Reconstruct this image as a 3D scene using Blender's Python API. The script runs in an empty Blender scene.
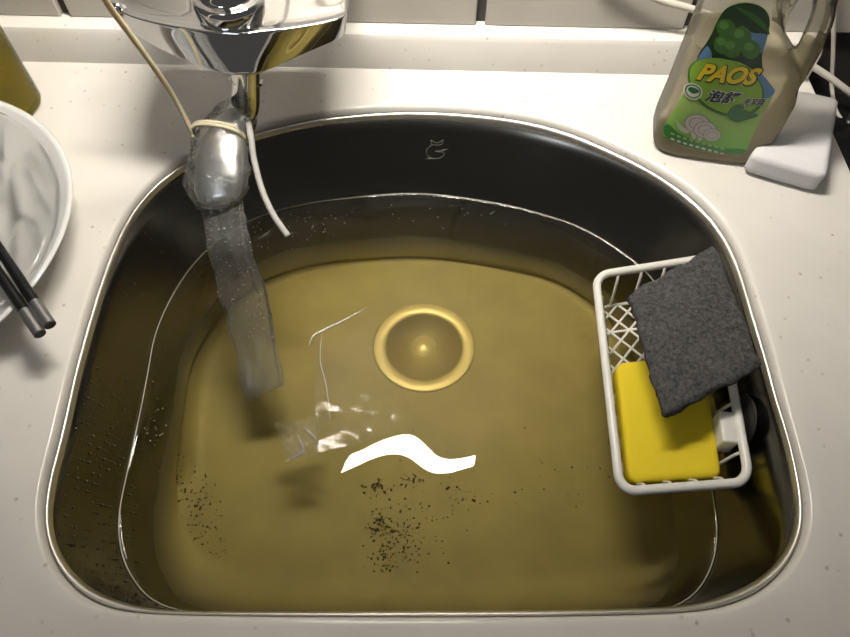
import bpy, bmesh, math, random
from mathutils import Vector, Matrix, noise
random.seed(7)
S = bpy.context.scene
C = S.collection
PI = math.pi

# ------------------------------------------------------------------ camera, world, exposure
H = 0.45                       # camera height above the worktop (m)
PITCH, ROLL, F = math.radians(32), math.radians(1.2), 660.0
cam_d = bpy.data.cameras.new('camera'); cam = bpy.data.objects.new('camera', cam_d); C.objects.link(cam)
CR = (Matrix.Rotation(PITCH, 3, 'X') @ Matrix.Rotation(ROLL, 3, 'Z'))
cam.matrix_world = Matrix.Translation((0, 0, H)) @ CR.to_4x4()
cam_d.sensor_width = 36; cam_d.lens = F/850*36; cam_d.clip_start = 0.01
S.camera = cam
S.view_settings.view_transform = 'Standard'; S.view_settings.look = 'None'
S.view_settings.gamma = 1; S.view_settings.use_curve_mapping = False
S.view_settings.exposure = 0.0
S.cycles.max_bounces = 12; S.cycles.transparent_max_bounces = 24
S.cycles.diffuse_bounces = 5; S.cycles.glossy_bounces = 5
S.cycles.caustics_reflective = False; S.cycles.caustics_refractive = False
S.cycles.sample_clamp_indirect = 4
w = bpy.data.worlds.new('world'); S.world = w; w.use_nodes = True
w.node_tree.nodes['Background'].inputs[0].default_value = (1.0, 0.96, 0.90, 1)
w.node_tree.nodes['Background'].inputs[1].default_value = 0.055

def area(name, loc, target, sx, sy, power, color):
    d = bpy.data.lights.new(name, 'AREA'); d.shape = 'RECTANGLE'; d.size = sx; d.size_y = sy
    d.energy = power; d.color = color
    o = bpy.data.objects.new(name, d); C.objects.link(o); o.location = loc
    o.rotation_euler = (Vector(target)-Vector(loc)).to_track_quat('-Z', 'Y').to_euler()
    return o
# ceiling lights of the kitchen, behind the person at the sink
area('ceiling_light', (-0.75, -0.9, 1.75), (0, 0.3, 0), 0.5, 0.25, 3.0, (0.86, 0.93, 1.0))
area('ceiling_light', (1.1, -0.5, 1.9), (0, 0.3, 0), 0.3, 0.3, .2, (1.0, 0.93, 0.82))
LAMP_STRENGTH = 128.0           # tube under the wall cabinet, emission of its diffuser (built below)

# ------------------------------------------------------------------ measuring: a pixel of the photo -> a point at a known height / depth
def ray(px, py):
    return CR @ Vector(((px-425)/F, -(py-318.5)/F, -1))
def P(px, py, z=0.0):
    d = ray(px, py); t = (z-H)/d.z
    return Vector((d.x*t, d.y*t, z))
def PY(px, py, y):
    d = ray(px, py); t = y/d.y
    return Vector((d.x*t, y, H+d.z*t))

# ------------------------------------------------------------------ materials
def mat(name, color=(.8,.8,.8), rough=.5, metal=0.0, **kw):
    m = bpy.data.materials.new(name); m.use_nodes = True
    b = m.node_tree.nodes['Principled BSDF']
    b.inputs['Base Color'].default_value = (*color, 1); b.inputs['Roughness'].default_value = rough
    b.inputs['Metallic'].default_value = metal
    for k, v in kw.items():
        b.inputs[k.replace('_', ' ')].default_value = v
    return m
def nodes(m): return m.node_tree.nodes, m.node_tree.links, m.node_tree.nodes['Principled BSDF']
def coords(m, scale=(1,1,1), kind='Object'):
    n, l, _ = nodes(m) if 'Principled BSDF' in m.node_tree.nodes else (m.node_tree.nodes, m.node_tree.links, None)
    tc = n.new('ShaderNodeTexCoord'); mp = n.new('ShaderNodeMapping'); mp.inputs['Scale'].default_value = scale
    l.new(tc.outputs[kind], mp.inputs[0]); return mp.outputs[0]
def tex_noise(m, scale, detail=3, rough=.5, vec=None):
    n = m.node_tree.nodes; t = n.new('ShaderNodeTexNoise'); t.inputs['Scale'].default_value = scale
    t.inputs['Detail'].default_value = detail; t.inputs['Roughness'].default_value = rough
    m.node_tree.links.new(vec or coords(m), t.inputs['Vector']); return t.outputs['Fac']
def ramp(m, fac, stops):
    r = m.node_tree.nodes.new('ShaderNodeValToRGB'); e = r.color_ramp.elements
    while len(e) < len(stops): e.new(.5)
    for k, (p, c) in enumerate(stops): e[k].position = p; e[k].color = (*c, 1)
    m.node_tree.links.new(fac, r.inputs[0]); return r.outputs[0]
def bump(m, fac, strength=.2, dist=.001):
    b = m.node_tree.nodes.new('ShaderNodeBump'); b.inputs['Strength'].default_value = strength
    b.inputs['Distance'].default_value = dist; m.node_tree.links.new(fac, b.inputs['Height'])
    m.node_tree.links.new(b.outputs[0], m.node_tree.nodes['Principled BSDF'].inputs['Normal']); return b.outputs[0]
def mix(m, fac, a, b):
    x = m.node_tree.nodes.new('ShaderNodeMixRGB'); l = m.node_tree.links
    if isinstance(fac, float): x.inputs[0].default_value = fac
    else: l.new(fac, x.inputs[0])
    for k, v in ((1, a), (2, b)):
        if isinstance(v, tuple): x.inputs[k].default_value = (*v, 1)
        else: l.new(v, x.inputs[k])
    return x.outputs[0]

def film(name, tint=(.95,.95,.93), haze=.06, rough=.12, bscale=60, bstr=.6, haze_col=(.8,.8,.78), fres=1.45, glow=False):
    """thin clear plastic: see-through, slightly milky, with sharp creased highlights"""
    m = bpy.data.materials.new(name); m.use_nodes = True; n, l = m.node_tree.nodes, m.node_tree.links
    n.clear(); out = n.new('ShaderNodeOutputMaterial')
    tr = n.new('ShaderNodeBsdfTransparent'); tr.inputs[0].default_value = (*tint, 1)
    gl = n.new('ShaderNodeBsdfGlossy'); gl.inputs['Roughness'].default_value = rough
    df = n.new('ShaderNodeBsdfDiffuse'); df.inputs[0].default_value = (*haze_col, 1)
    fr = n.new('ShaderNodeFresnel'); fr.inputs[0].default_value = fres
    m1 = n.new('ShaderNodeMixShader'); m1.inputs[0].default_value = haze
    m2 = n.new('ShaderNodeMixShader')
    dfo = df.outputs[0]
    if glow:                       # cloudy liquid: light also passes through
        tl = n.new('ShaderNodeBsdfTranslucent'); tl.inputs[0].default_value = (*haze_col, 1); m0 = n.new('ShaderNodeMixShader')
        l.new(df.outputs[0], m0.inputs[1]); l.new(tl.outputs[0], m0.inputs[2]); dfo = m0.outputs[0]
    l.new(tr.outputs[0], m1.inputs[1]); l.new(dfo, m1.inputs[2])
    l.new(fr.outputs[0], m2.inputs[0]); l.new(m1.outputs[0], m2.inputs[1]); l.new(gl.outputs[0], m2.inputs[2])
    l.new(m2.outputs[0], out.inputs[0])
    if bstr:
        t = n.new('ShaderNodeTexNoise'); t.inputs['Scale'].default_value = bscale; t.inputs['Detail'].default_value = 4
        tc = n.new('ShaderNodeTexCoord'); l.new(tc.outputs['Object'], t.inputs['Vector'])
        b = n.new('ShaderNodeBump'); b.inputs['Strength'].default_value = bstr; b.inputs['Distance'].default_value = .003
        l.new(t.outputs['Fac'], b.inputs['Height'])
        for s in (gl, fr): l.new(b.outputs[0], s.inputs['Normal'])
    return m

M = {}
# speckled white quartz worktop
m = M['quartz'] = mat('speckled_white_quartz', (.8,.76,.7), .22)
n, l, b = nodes(m)
v = n.new('ShaderNodeTexVoronoi'); v.inputs['Scale'].default_value = 120; l.new(coords(m), v.inputs['Vector'])
gate = n.new('ShaderNodeMath'); gate.operation = 'GREATER_THAN'; gate.inputs[1].default_value = .80
sep = n.new('ShaderNodeSeparateColor'); l.new(v.outputs['Color'], sep.inputs[0]); l.new(sep.outputs[0], gate.inputs[0])
near = ramp(m, v.outputs['Distance'], [(.05,(1,1,1)), (.24,(0,0,0))])
mu = n.new('ShaderNodeMath'); mu.operation = 'MULTIPLY'; l.new(gate.outputs[0], mu.inputs[0]); l.new(near, mu.inputs[1])
fleck = mix(m, sep.outputs[1], (.40,.35,.28), (.66,.60,.50))
basec = ramp(m, tex_noise(m, 14, 3), [(.3,(.76,.735,.69)), (.7,(.82,.79,.745))])
l.new(mix(m, mu.outputs[0], basec, fleck), b.inputs['Base Color'])

def steel(name, rough, col=(.56,.53,.47), stretch=(1,1,60)):
    m = mat(name, col, rough, 1.0)
    n, l, b = nodes(m)
    f = tex_noise(m, 40, 5, .6, coords(m, stretch))
    r = n.new('ShaderNodeMapRange'); r.inputs[3].default_value = rough-.06; r.inputs[4].default_value = rough+.10
    l.new(f, r.inputs[0]); l.new(r.outputs[0], b.inputs['Roughness'])
    bump(m, f, .05, .0003)
    return m
M['steel'] = steel('brushed_sink_steel', .20, (.17,.165,.15))
m = M['steel']; n, l, b = nodes(m)
g_ = n.new('ShaderNodeNewGeometry'); sx_ = n.new('ShaderNodeSeparateXYZ'); l.new(g_.outputs['Position'], sx_.inputs[0])
mr_ = n.new('ShaderNodeMapRange'); mr_.inputs[1].default_value = -.112; mr_.inputs[2].default_value = -.138; l.new(sx_.outputs[2], mr_.inputs[0])
dirt = tex_noise(m, 22, 5, .6)                      # grease and sediment settled on the bottom of the bowl
l.new(mix(m, mr_.outputs[0], (.17,.165,.15), ramp(m, dirt, [(.3,(.235,.205,.075)), (.7,(.31,.27,.10))])), b.inputs['Base Color'])
mm_ = n.new('ShaderNodeMapRange'); mm_.inputs[3].default_value = 1; mm_.inputs[4].default_value = .06; l.new(mr_.outputs[0], mm_.inputs[0]); l.new(mm_.outputs[0], b.inputs['Metallic'])
ro_ = [k_ for k_ in l if k_.to_socket == b.inputs['Roughness']][0].from_socket
xr = n.new('ShaderNodeMix'); xr.inputs['B'].default_value = .6; l.new(mr_.outputs[0], xr.inputs['Factor']); l.new(ro_, xr.inputs['A']); l.new(xr.outputs[0], b.inputs['Roughness'])
M['rim_steel'] = steel('rolled_rim_steel', .34, (.75,.72,.66), (8,8,8))
M['drain_steel'] = steel('drain_steel', .42, (.50,.43,.20), (6,6,6)); M['drain_steel'].node_tree.nodes['Principled BSDF'].inputs['Metallic'].default_value = .45
M['mark'] = mat('etched_mark', (.11,.105,.09), .6, .4)
M['chrome'] = mat('chrome', (.86,.87,.89), .045, 1.0)
M['white_plastic'] = mat('white_plastic', (.82,.81,.76), .3)
M['tile'] = mat('grey_white_tile', (.50,.475,.43), .25)
n, l, b = nodes(M['tile']); l.new(ramp(M['tile'], tex_noise(M['tile'], 9, 4), [(.3,(.46,.435,.39)), (.7,(.54,.51,.465))]), b.inputs['Base Color'])
M['grout'] = mat('dark_grout', (.055,.05,.045), .8)
M['cabinet'] = mat('cabinet_underside', (.55,.53,.49), .5)
M['white_metal'] = mat('white_metal', (.55,.54,.52), .4)
M['housing'] = mat('lamp_housing_grey', (.30,.29,.27), .6)
M['black'] = mat('black_gloss', (.012,.012,.013), .25)
M['ceramic'] = mat('white_ceramic', (.82,.83,.82), .12, Coat_Weight=.4)
M['chopstick'] = mat('black_lacquer', (.008,.008,.009), .3, Specular_IOR_Level=.25)
M['chop_tip'] = mat('brushed_grey_tip', (.30,.30,.31), .35, .8)
M['chop_end'] = mat('dark_end', (.10,.10,.10), .5, .5)
M['rubber_band'] = mat('tan_rubber', (.80,.66,.46), .55, Subsurface_Weight=.2)
M['tube'] = mat('milky_tube', (.55,.54,.51), .4)
M['cable'] = mat('cream_cable', (.66,.63,.56), .45)
M['suction'] = mat('dark_suction_rubber', (.02,.02,.02), .3)
M['bag'] = film('clear_wet_bag', haze=.09, rough=.10, bscale=85, bstr=.9, haze_col=(.75,.75,.72), fres=1.6)
M['sleeve'] = film('wet_bag_full_of_water', tint=(.90,.90,.87), haze=.11, rough=.22, bscale=60, bstr=1.0, haze_col=(.66,.66,.62))
M['sunken'] = film('submerged_film', tint=(.97,.97,.95), haze=.02, rough=.08, bscale=14, bstr=.5, fres=1.25)
M['wrap'] = film('crumpled_clear_wrap', haze=.13, rough=.16, bscale=30, bstr=.7, haze_col=(.85,.86,.84), fres=1.5)
M['drop'] = film('water_drop', tint=(.45,.43,.38), haze=0.0, rough=.05, bstr=0, fres=1.33)

# water: see-through surface with a mirror-like reflection, tinted by its depth
m = M['water'] = bpy.data.materials.new('murky_yellow_water'); m.use_nodes = True
n, l = m.node_tree.nodes, m.node_tree.links; n.clear()
out = n.new('ShaderNodeOutputMaterial'); tr = n.new('ShaderNodeBsdfTransparent')
gl = n.new('ShaderNodeBsdfGlossy'); gl.inputs['Roughness'].default_value = .015
fr = n.new('ShaderNodeFresnel'); fr.inputs[0].default_value = 1.36
mx = n.new('ShaderNodeMixShader'); ge = n.new('ShaderNodeNewGeometry'); sz = n.new('ShaderNodeSeparateXYZ'); l.new(ge.outputs['True Normal'], sz.inputs[0])
# only the open surface mirrors; the faces against the steel are just the end of the liquid
k1 = n.new('ShaderNodeMath'); k1.operation = 'GREATER_THAN'; k1.inputs[1].default_value = .5; l.new(sz.outputs[2], k1.inputs[0])
k2 = n.new('ShaderNodeMath'); k2.operation = 'SUBTRACT'; k2.inputs[0].default_value = 1; l.new(ge.outputs['Backfacing'], k2.inputs[1])
k3 = n.new('ShaderNodeMath'); k3.operation = 'MULTIPLY'; l.new(k1.outputs[0], k3.inputs[0]); l.new(k2.outputs[0], k3.inputs[1])
k4 = n.new('ShaderNodeMath'); k4.operation = 'MULTIPLY'; l.new(k3.outputs[0], k4.inputs[0]); l.new(fr.outputs[0], k4.inputs[1])
l.new(k4.outputs[0], mx.inputs[0]); l.new(tr.outputs[0], mx.inputs[1]); l.new(gl.outputs[0], mx.inputs[2])
l.new(mx.outputs[0], out.inputs['Surface'])
pv = n.new('ShaderNodeVolumePrincipled') if False else None
ab = n.new('ShaderNodeVolumeAbsorption'); ab.inputs['Color'].default_value = (.90,.76,.20,1); ab.inputs['Density'].default_value = 6
sc = n.new('ShaderNodeVolumeScatter'); sc.inputs['Color'].default_value = (.96,.84,.36,1); sc.inputs['Density'].default_value = 1.0
sc.inputs['Anisotropy'].default_value = .2
ad = n.new('ShaderNodeAddShader'); l.new(ab.outputs[0], ad.inputs[0]); l.new(sc.outputs[0], ad.inputs[1])
l.new(ad.outputs[0], out.inputs['Volume'])

m = M['sponge'] = mat('yellow_foam', (.80,.62,.02), .85)
bump(m, tex_noise(m, 900, 2), .5, .0006)
m = M['pad'] = mat('grey_scouring_fibre', (.11,.115,.12), .95, Specular_IOR_Level=.1)
n, l, b = nodes(m); f = tex_noise(m, 300, 8, .85)
l.new(ramp(m, f, [(.36,(.02,.021,.022)), (.66,(.17,.172,.175))]), b.inputs['Base Color']); bump(m, f, 1.0, .0022)
m = M['foam'] = mat('white_foam', (.78,.78,.80), .9); bump(m, tex_noise(m, 700, 2), .3, .0004)

def emit(name, col, s):
    m = bpy.data.materials.new(name); m.use_nodes = True; n, l = m.node_tree.nodes, m.node_tree.links
    n.clear(); o = n.new('ShaderNodeOutputMaterial'); e = n.new('ShaderNodeEmission')
    e.inputs[0].default_value = (*col, 1); e.inputs[1].default_value = s; l.new(e.outputs[0], o.inputs[0]); return m
M['lamp'] = emit('lit_diffuser', (1.0,.925,.82), LAMP_STRENGTH)

# ------------------------------------------------------------------ helpers
def mesh_obj(name, bm, m, parent=None, smooth=True, recalc=True):
    if recalc: bmesh.ops.recalc_face_normals(bm, faces=bm.faces)
    me = bpy.data.meshes.new(name); bm.to_mesh(me); bm.free()
    if smooth:
        for p in me.polygons: p.use_smooth = True
    if m: me.materials.append(m)
    o = bpy.data.objects.new(name, me); C.objects.link(o)
    if parent: o.parent = parent; o.matrix_parent_inverse = Matrix.Identity(4)
    return o
def sharp(o, deg=35):
    me = o.data; bm = bmesh.new(); bm.from_mesh(me)
    for e in bm.edges:
        if len(e.link_faces) == 2 and e.calc_face_angle(0) > math.radians(deg): e.smooth = False
    bm.to_mesh(me); bm.free(); return o
def tag(o, label=None, cat=None, group=None, kind=None):
    for k, v in (('label', label), ('category', cat), ('group', group), ('kind', kind)):
        if v: o[k] = v
    return o
def empty(name, label=None, cat=None, group=None, loc=(0,0,0)):
    o = bpy.data.objects.new(name, None); C.objects.link(o); o.location = loc; o.empty_display_size = .02
    return tag(o, label, cat, group)
def settle(root, base):
    """put the Empty at the thing's base without moving its parts"""
    root.location = base
    for c in root.children: c.matrix_parent_inverse = Matrix.Translation(-Vector(base))
def loft(bm, loops, closed=True, cap0=False, cap1=False):
    vs = [[bm.verts.new(p) for p in L] for L in loops]
    for a, b in zip(vs, vs[1:]):
        k = len(a)
        for i in range(k if closed else k-1):
            j = (i+1) % k; bm.faces.new((a[i], a[j], b[j], b[i]))
    if cap0: bm.faces.new(list(reversed(vs[0])))
    if cap1: bm.faces.new(vs[-1])
    return vs
def catmull(pts, per=8, closed=False):
    pts = [Vector(p) for p in pts]; k = len(pts); out = []
    segs = k if closed else k-1
    for i in range(segs):
        g = lambda j: pts[j % k] if closed else pts[max(0, min(k-1, j))]
        p0, p1, p2, p3 = g(i-1), g(i), g(i+1), g(i+2)
        for s in range(per):
            t = s/per
            out.append(.5*((2*p1)+(p2-p0)*t+(2*p0-5*p1+4*p2-p3)*t*t+(3*p1-p0-3*p2+p3)*t**3))
    if not closed: out.append(pts[-1])
    return out
def tube(bm, pts, rad, seg=10, closed=False, squash=None, cap=True):
    """sweep a round (or squashed) section along pts; rad a number or list"""
    n_ = len(pts); loops = []; up = None
    for i, p in enumerate(pts):
        a = pts[(i-1) % n_] if closed else pts[max(0, i-1)]; b = pts[(i+1) % n_] if closed else pts[min(n_-1, i+1)]
        t = (b-a).normalized()
        if up is None: up = Vector((0,0,1)) if abs(t.z) < .8 else Vector((1,0,0))
        side = t.cross(up).normalized(); up = side.cross(t).normalized()
        r = rad[i] if isinstance(rad, (list, tuple)) else rad
        rw, rh = r if isinstance(r, tuple) else (r, r)
        loops.append([p + side*math.cos(2*PI*k/seg)*rw + up*math.sin(2*PI*k/seg)*rh for k in range(seg)])
    if closed: loops.append(loops[0]); 
    vs = loft(bm, loops, True, cap and not closed, cap and not closed)
    if closed: bmesh.ops.remove_doubles(bm, verts=bm.verts, dist=1e-7)
def disc_lathe(bm, prof, c=(0,0,0), seg=48, axis=None):
    """prof: list of (radius, z)"""
    loops = []
    for r, z in prof:
        loops.append([Vector((math.cos(2*PI*k/seg)*r, math.sin(2*PI*k/seg)*r, z)) for k in range(seg)])
    q = Vector((0,0,1)).rotation_difference(Vector(axis)) if axis is not None else None
    loops = [[(q @ p if q else p)+Vector(c) for p in L] for L in loops]
    loft(bm, loops, True, prof[0][0] > 1e-6, prof[-1][0] > 1e-6)
    bmesh.ops.remove_doubles(bm, verts=bm.verts, dist=1e-7)
def rbox(bm, size, r, mtx, seg=3):
    t = bmesh.new(); bmesh.ops.create_cube(t, size=1)
    for v in t.verts: v.co = Vector((v.co.x*size[0], v.co.y*size[1], v.co.z*size[2]))
    if r > 0: bmesh.ops.bevel(t, geom=list(t.edges), offset=r, segments=seg, profile=.5, affect='EDGES')
    for v in t.verts: v.co = mtx @ v.co
    me = bpy.data.meshes.new('t'); t.to_mesh(me); t.free(); bm.from_mesh(me); bpy.data.meshes.remove(me)
T = Matrix.Translation

# ------------------------------------------------------------------ sink outlines, measured as closed curves
LIP = [(94,611),(69,596),(50,573),(39,545),(35,511),(39,478),(49,440),(71,350),(88,290),(107,240),(131,200),(162,168),(187,154),(220,139),(253,127),
       (290,117),(340,108),(415,103.5),(490,107.5),(563,121),(626,147),(663,167),(690,183),(713,204),(732,228),(745,252),(757,290),(770,331),(781,375),
       (790,410),(802,456),(810,485),(813,510),(810,538),(799,563),(780,588),(748,607),(696,616),(594,619.5),(450,621),(317,620),(200,618),(138,616)]
STEEL = [(165,609),(122,601),(90,588),(70,569),(56,545),(51,517),(56,480),(68,434),(80,378),(91,337),(105,290),(121,246),(138,213),(163,185),(189,167),(222,150),
       (256,139),(290,130),(340,121.5),(415,117),(500,123),(563,137),(626,164),(663,185),(698,213),(720,241),(735,275),(746,313),(759,356),(771,400),(784,440),
       (793,485),(796,517),(790,543),(774,566),(752,583),(715,598),(680,605),(560,609),(420,610),(300,610.5)]
ZW = -0.075                      # water level
ZF = -0.142                      # sink floor
WATER = [(156,604),(134,582),(121,555),(118,517),(127,471),(138,420),(147,375),(154,337),(168,303),(190,268),(218,240),(255,218),(300,205),(340,199),(415,193.5),
       (490,202),(541,214),(582,228),(619,250),(651,277),(675,318),(692,370),(704,430),(713,494),(718,530),(714,562),(703,585),(685,603),(640,614),(520,619),(420,620),(300,619),(210,616)]
FLOOR = [(225,560),(195,542),(180,510),(176,465),(180,420),(190,370),(206,332),(232,300),(275,276),(335,262),(420,257),(500,264),(560,281),(600,306),(632,350),
       (648,400),(652,460),(650,510),(636,545),(600,562),(520,570),(420,572),(300,570)]
NA = 240
CEN = P(420, 370, 0).xy
def outline(px, z, smooth=3):
    cen = Vector((CEN.x, CEN.y)); pol = []
    raw = catmull([P(a, b, z) for a, b in px], 6, True)
    for p in raw:
        d = p.xy-cen; pol.append((math.atan2(d.y, d.x) % (2*PI), d.length))
    pol.sort(); pol = [(pol[-1][0]-2*PI, pol[-1][1])]+pol+[(pol[0][0]+2*PI, pol[0][1])]
    rs = []; k = 0
    for i in range(NA):
        th = 2*PI*i/NA
        while pol[k+1][0] < th: k += 1
        (a0, r0), (a1, r1) = pol[k], pol[k+1]
        rs.append(r0+(r1-r0)*(th-a0)/max(1e-9, a1-a0))
    for _ in range(smooth): rs = [(rs[i-1]+2*rs[i]+rs[(i+1) % NA])/4 for i in range(NA)]
    return [Vector((cen.x+math.cos(2*PI*i/NA)*r, cen.y+math.sin(2*PI*i/NA)*r)) for i, r in enumerate(rs)]
O_lip, O_st, O_wa, O_fl = outline(LIP, 0), outline(STEEL, -.009), outline(WATER, ZW), outline(FLOOR, ZF, 8)
def ring(a, b, f, z): return [Vector((*p.lerp(q, f), z)) for p, q in zip(a, b)]
def wall_xy(i, z):               # the bowl's wall, straight with a slight taper from rim to water and on down
    f = (-.009-z)/(-.009-ZW); return O_st[i].lerp(O_wa[i], f)

# ------------------------------------------------------------------ worktop
X0, X1, Y0, Y1 = -0.75, P(838, 145, 0).x, -0.02, P(425, 70, 0).y
TH = .03
bm = bmesh.new()
cen = CEN
rect = []
for i in range(NA):
    th = 2*PI*i/NA; d = Vector((math.cos(th), math.sin(th)))
    ts = []
    if d.x > 1e-6: ts.append((X1-cen.x)/d.x)
    if d.x < -1e-6: ts.append((X0-cen.x)/d.x)
    if d.y > 1e-6: ts.append((Y1-cen.y)/d.y)
    if d.y < -1e-6: ts.append((Y0-cen.y)/d.y)
    t = min(ts); rect.append(Vector((cen.x+d.x*t, cen.y+d.y*t)))
# snap the nearest rays to the exact corners
for cx, cy in ((X0,Y0),(X0,Y1),(X1,Y0),(X1,Y1)):
    k = min(range(NA), key=lambda i: (rect[i]-Vector((cx,cy))).length); rect[k] = Vector((cx,cy))
loops = [ring(rect, rect, 0, -TH), ring(rect, rect, 0, 0), ring(rect, O_lip, .5, 0), ring(rect, O_lip, .94, 0),
         ring(O_lip, O_st, -.06, 0), ring(O_lip, O_st, .10, -.0005), ring(O_lip, O_st, .24, -.0017), ring(O_lip, O_st, .36, -.004), ring(O_lip, O_st, .40, -.0075),
         ring(O_lip, O_st, .40, -TH)]
vs = loft(bm, loops)
k = NA
for i in range(k):
    j = (i+1) % k; bm.faces.new((vs[-1][i], vs[-1][j], vs[0][j], vs[0][i]))
worktop = mesh_obj('worktop', bm, M['quartz']); sharp(worktop, 50)
tag(worktop, 'white speckled stone worktop around the steel sink', 'worktop')
# raised ledge at the back of the worktop
ZU, YW = .039, PY(425, 24, 1).y
d = ray(425, 24.5); YW = d.y*((ZU-H)/d.z)
bm = bmesh.new()
prof = [(Y1-.0005, -TH), (Y1, .000), (Y1+.0002, .004), (Y1+.001, ZU-.006), (Y1+.0035, ZU-.0012), (Y1+.007, ZU), (YW+.012, ZU), (YW+.012, -TH)]
loft(bm, [[Vector((x, y, z)) for y, z in prof] for x in (X0, X1-.012, X1-.004, X1)], True, True, True)
for v_ in bm.verts:
    if v_.co.x > X1-.001 and v_.co.z > .02: v_.co.z -= .006
up = mesh_obj('back_ledge', bm, M['quartz'], worktop); sharp(up, 40)

# ------------------------------------------------------------------ back wall with tiles
bm = bmesh.new(); rbox(bm, (2.6, .05, 1.6), 0, T((.1, YW+.0075+.025, .3)))
wall = mesh_obj('wall_back', bm, M['grout'], smooth=False); tag(wall, kind='structure')
gx = [PY(482, 6, YW).x, PY(692, 18, YW).x]
pitch = gx[1]-gx[0]; gw = .0095
tile_me = None; first = True
for r_ in range(4):
    for c_ in range(-4, 5):
        x = gx[0]+pitch*(c_+.5)
        if tile_me is None:
            bm = bmesh.new(); rbox(bm, (pitch-gw, .008, .235), .0012, Matrix.Identity(4), 1)
            t_ = mesh_obj('tile', bm, M['tile'], wall, smooth=False); tile_me = t_.data
        else:
            t_ = bpy.data.objects.new('tile', tile_me); C.objects.link(t_); t_.parent = wall
        t_.location = (x, YW+.004, ZU+.1175+r_*.238)
# dark gap and panel right of the worktop
bm = bmesh.new(); rbox(bm, (.34, .56, .02), .004, T((X1+.178, YW-.29, -.035)))
hob = mesh_obj('side_panel', bm, M['black']); sharp(hob)
hob.name = 'stove_top'; tag(hob, 'black glossy slab set lower beside the right end of the worktop', 'stove')

# ------------------------------------------------------------------ sink
sink = empty('kitchen_sink', 'D-shaped stainless steel sink sunk in the worktop, half full', 'sink')
bm = bmesh.new()
loops = [ring(O_lip, O_st, .42, -.012), ring(O_lip, O_st, .44, -.0085), ring(O_lip, O_st, .50, -.0066), ring(O_lip, O_st, .60, -.0060), ring(O_lip, O_st, .70, -.0062),
         ring(O_lip, O_st, .79, -.0068), ring(O_lip, O_st, .87, -.0078), ring(O_lip, O_st, .94, -.0092), ring(O_lip, O_st, .99, -.0112)]
loft(bm, loops)
rim = mesh_obj('rim', bm, M['rim_steel'], sink)
bm = bmesh.new()
loops = [ring(O_lip, O_st, .99, -.0112)]
zs = [-.014, -.020, -.035, -.055, ZW, -.090]
for z in zs: loops.append([Vector((*wall_xy(i, z), z)) for i in range(NA)])
zb = zs[-1]
for s in range(1, 13):
    t = s/12; L = []
    for i in range(NA):
        p0 = Vector((*wall_xy(i, zb), zb)); p1 = Vector((*wall_xy(i, ZF), ZF)); p2 = Vector((*O_fl[i], ZF))
        L.append(p0*(1-t)**2+p1*2*t*(1-t)+p2*t*t)
    loops.append(L)
dc = P(424, 346, ZF-.003); RD = (P(475, 346, ZF)-P(373, 346, ZF)).x/2
for f in (.15, .35, .6, .8, 1.0):
    loops.append([Vector((*O_fl[i].lerp(dc.xy+Vector((math.cos(2*PI*i/NA), math.sin(2*PI*i/NA)))*RD, f), ZF-.003*f*f)) for i in range(NA)])
loft(bm, loops)
bowl = mesh_obj('bowl', bm, M['steel'], sink)
# drain
bm = bmesh.new(); z = dc.z
disc_lathe(bm, [(RD+.001, z-.0005), (RD, z+.0006), (RD*.97, z+.0012), (RD*.80, z+.0008), (RD*.72, z-.001), (RD*.70, z-.006), (RD*.66, z-.010), (.001, z-.012)], (dc.x, dc.y, 0), 64)
mesh_obj('drain_flange', bm, M['drain_steel'], sink)
bm = bmesh.new()
disc_lathe(bm, [(RD*.60, z-.010), (RD*.60, z-.003), (RD*.56, z-.001), (RD*.50, z-.003), (RD*.40, z-.006), (RD*.30, z-.003), (RD*.2, z+.001), (.0005, z+.003)], (dc.x, dc.y, 0), 64)
mesh_obj('drain_strainer', bm, M['drain_steel'], sink)
# little etched cat-shaped maker's mark on the far wall
def wall_r(th, z):
    x = (th % (2*PI))/(2*PI)*NA; i = int(x) % NA; f = x-int(x)
    return (wall_xy(i, z)-CEN).length*(1-f)+(wall_xy((i+1) % NA, z)-CEN).length*f
def wall_pt(px, py):
    d = ray(px, py); t = .3
    while t < 1.2:
        p = Vector((0,0,H))+d*t
        if p.z < -.012 and (p.xy-CEN).length > wall_r(math.atan2(p.y-CEN.y, p.x-CEN.x), p.z)-.0003: return p
        t += .0002
    return None
def poly_mark(bm, pts, r=.0004):
    q = [wall_pt(*p) for p in pts]
    if all(q): tube(bm, catmull(q, 4), r, 5)
bm = bmesh.new()
poly_mark(bm, [(445,150.5),(436,151),(436,151.5),(444,152.5),(443,156),(438,158.5),(431,158),(427,155),(426.5,151),(429,147),(433,145),(438,145)])
poly_mark(bm, [(432,145),(431,140),(434,142),(437,143),(440,142),(443,140),(442,144),(438,145.5)])
poly_mark(bm, [(425,158.5),(430,158.8),(440,158.6)])
poly_mark(bm, [(440,150.5),(448,149)])
mesh_obj('etched_mark', bm, M['mark'], sink)
settle(sink, (CEN.x, CEN.y, 0))

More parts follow.
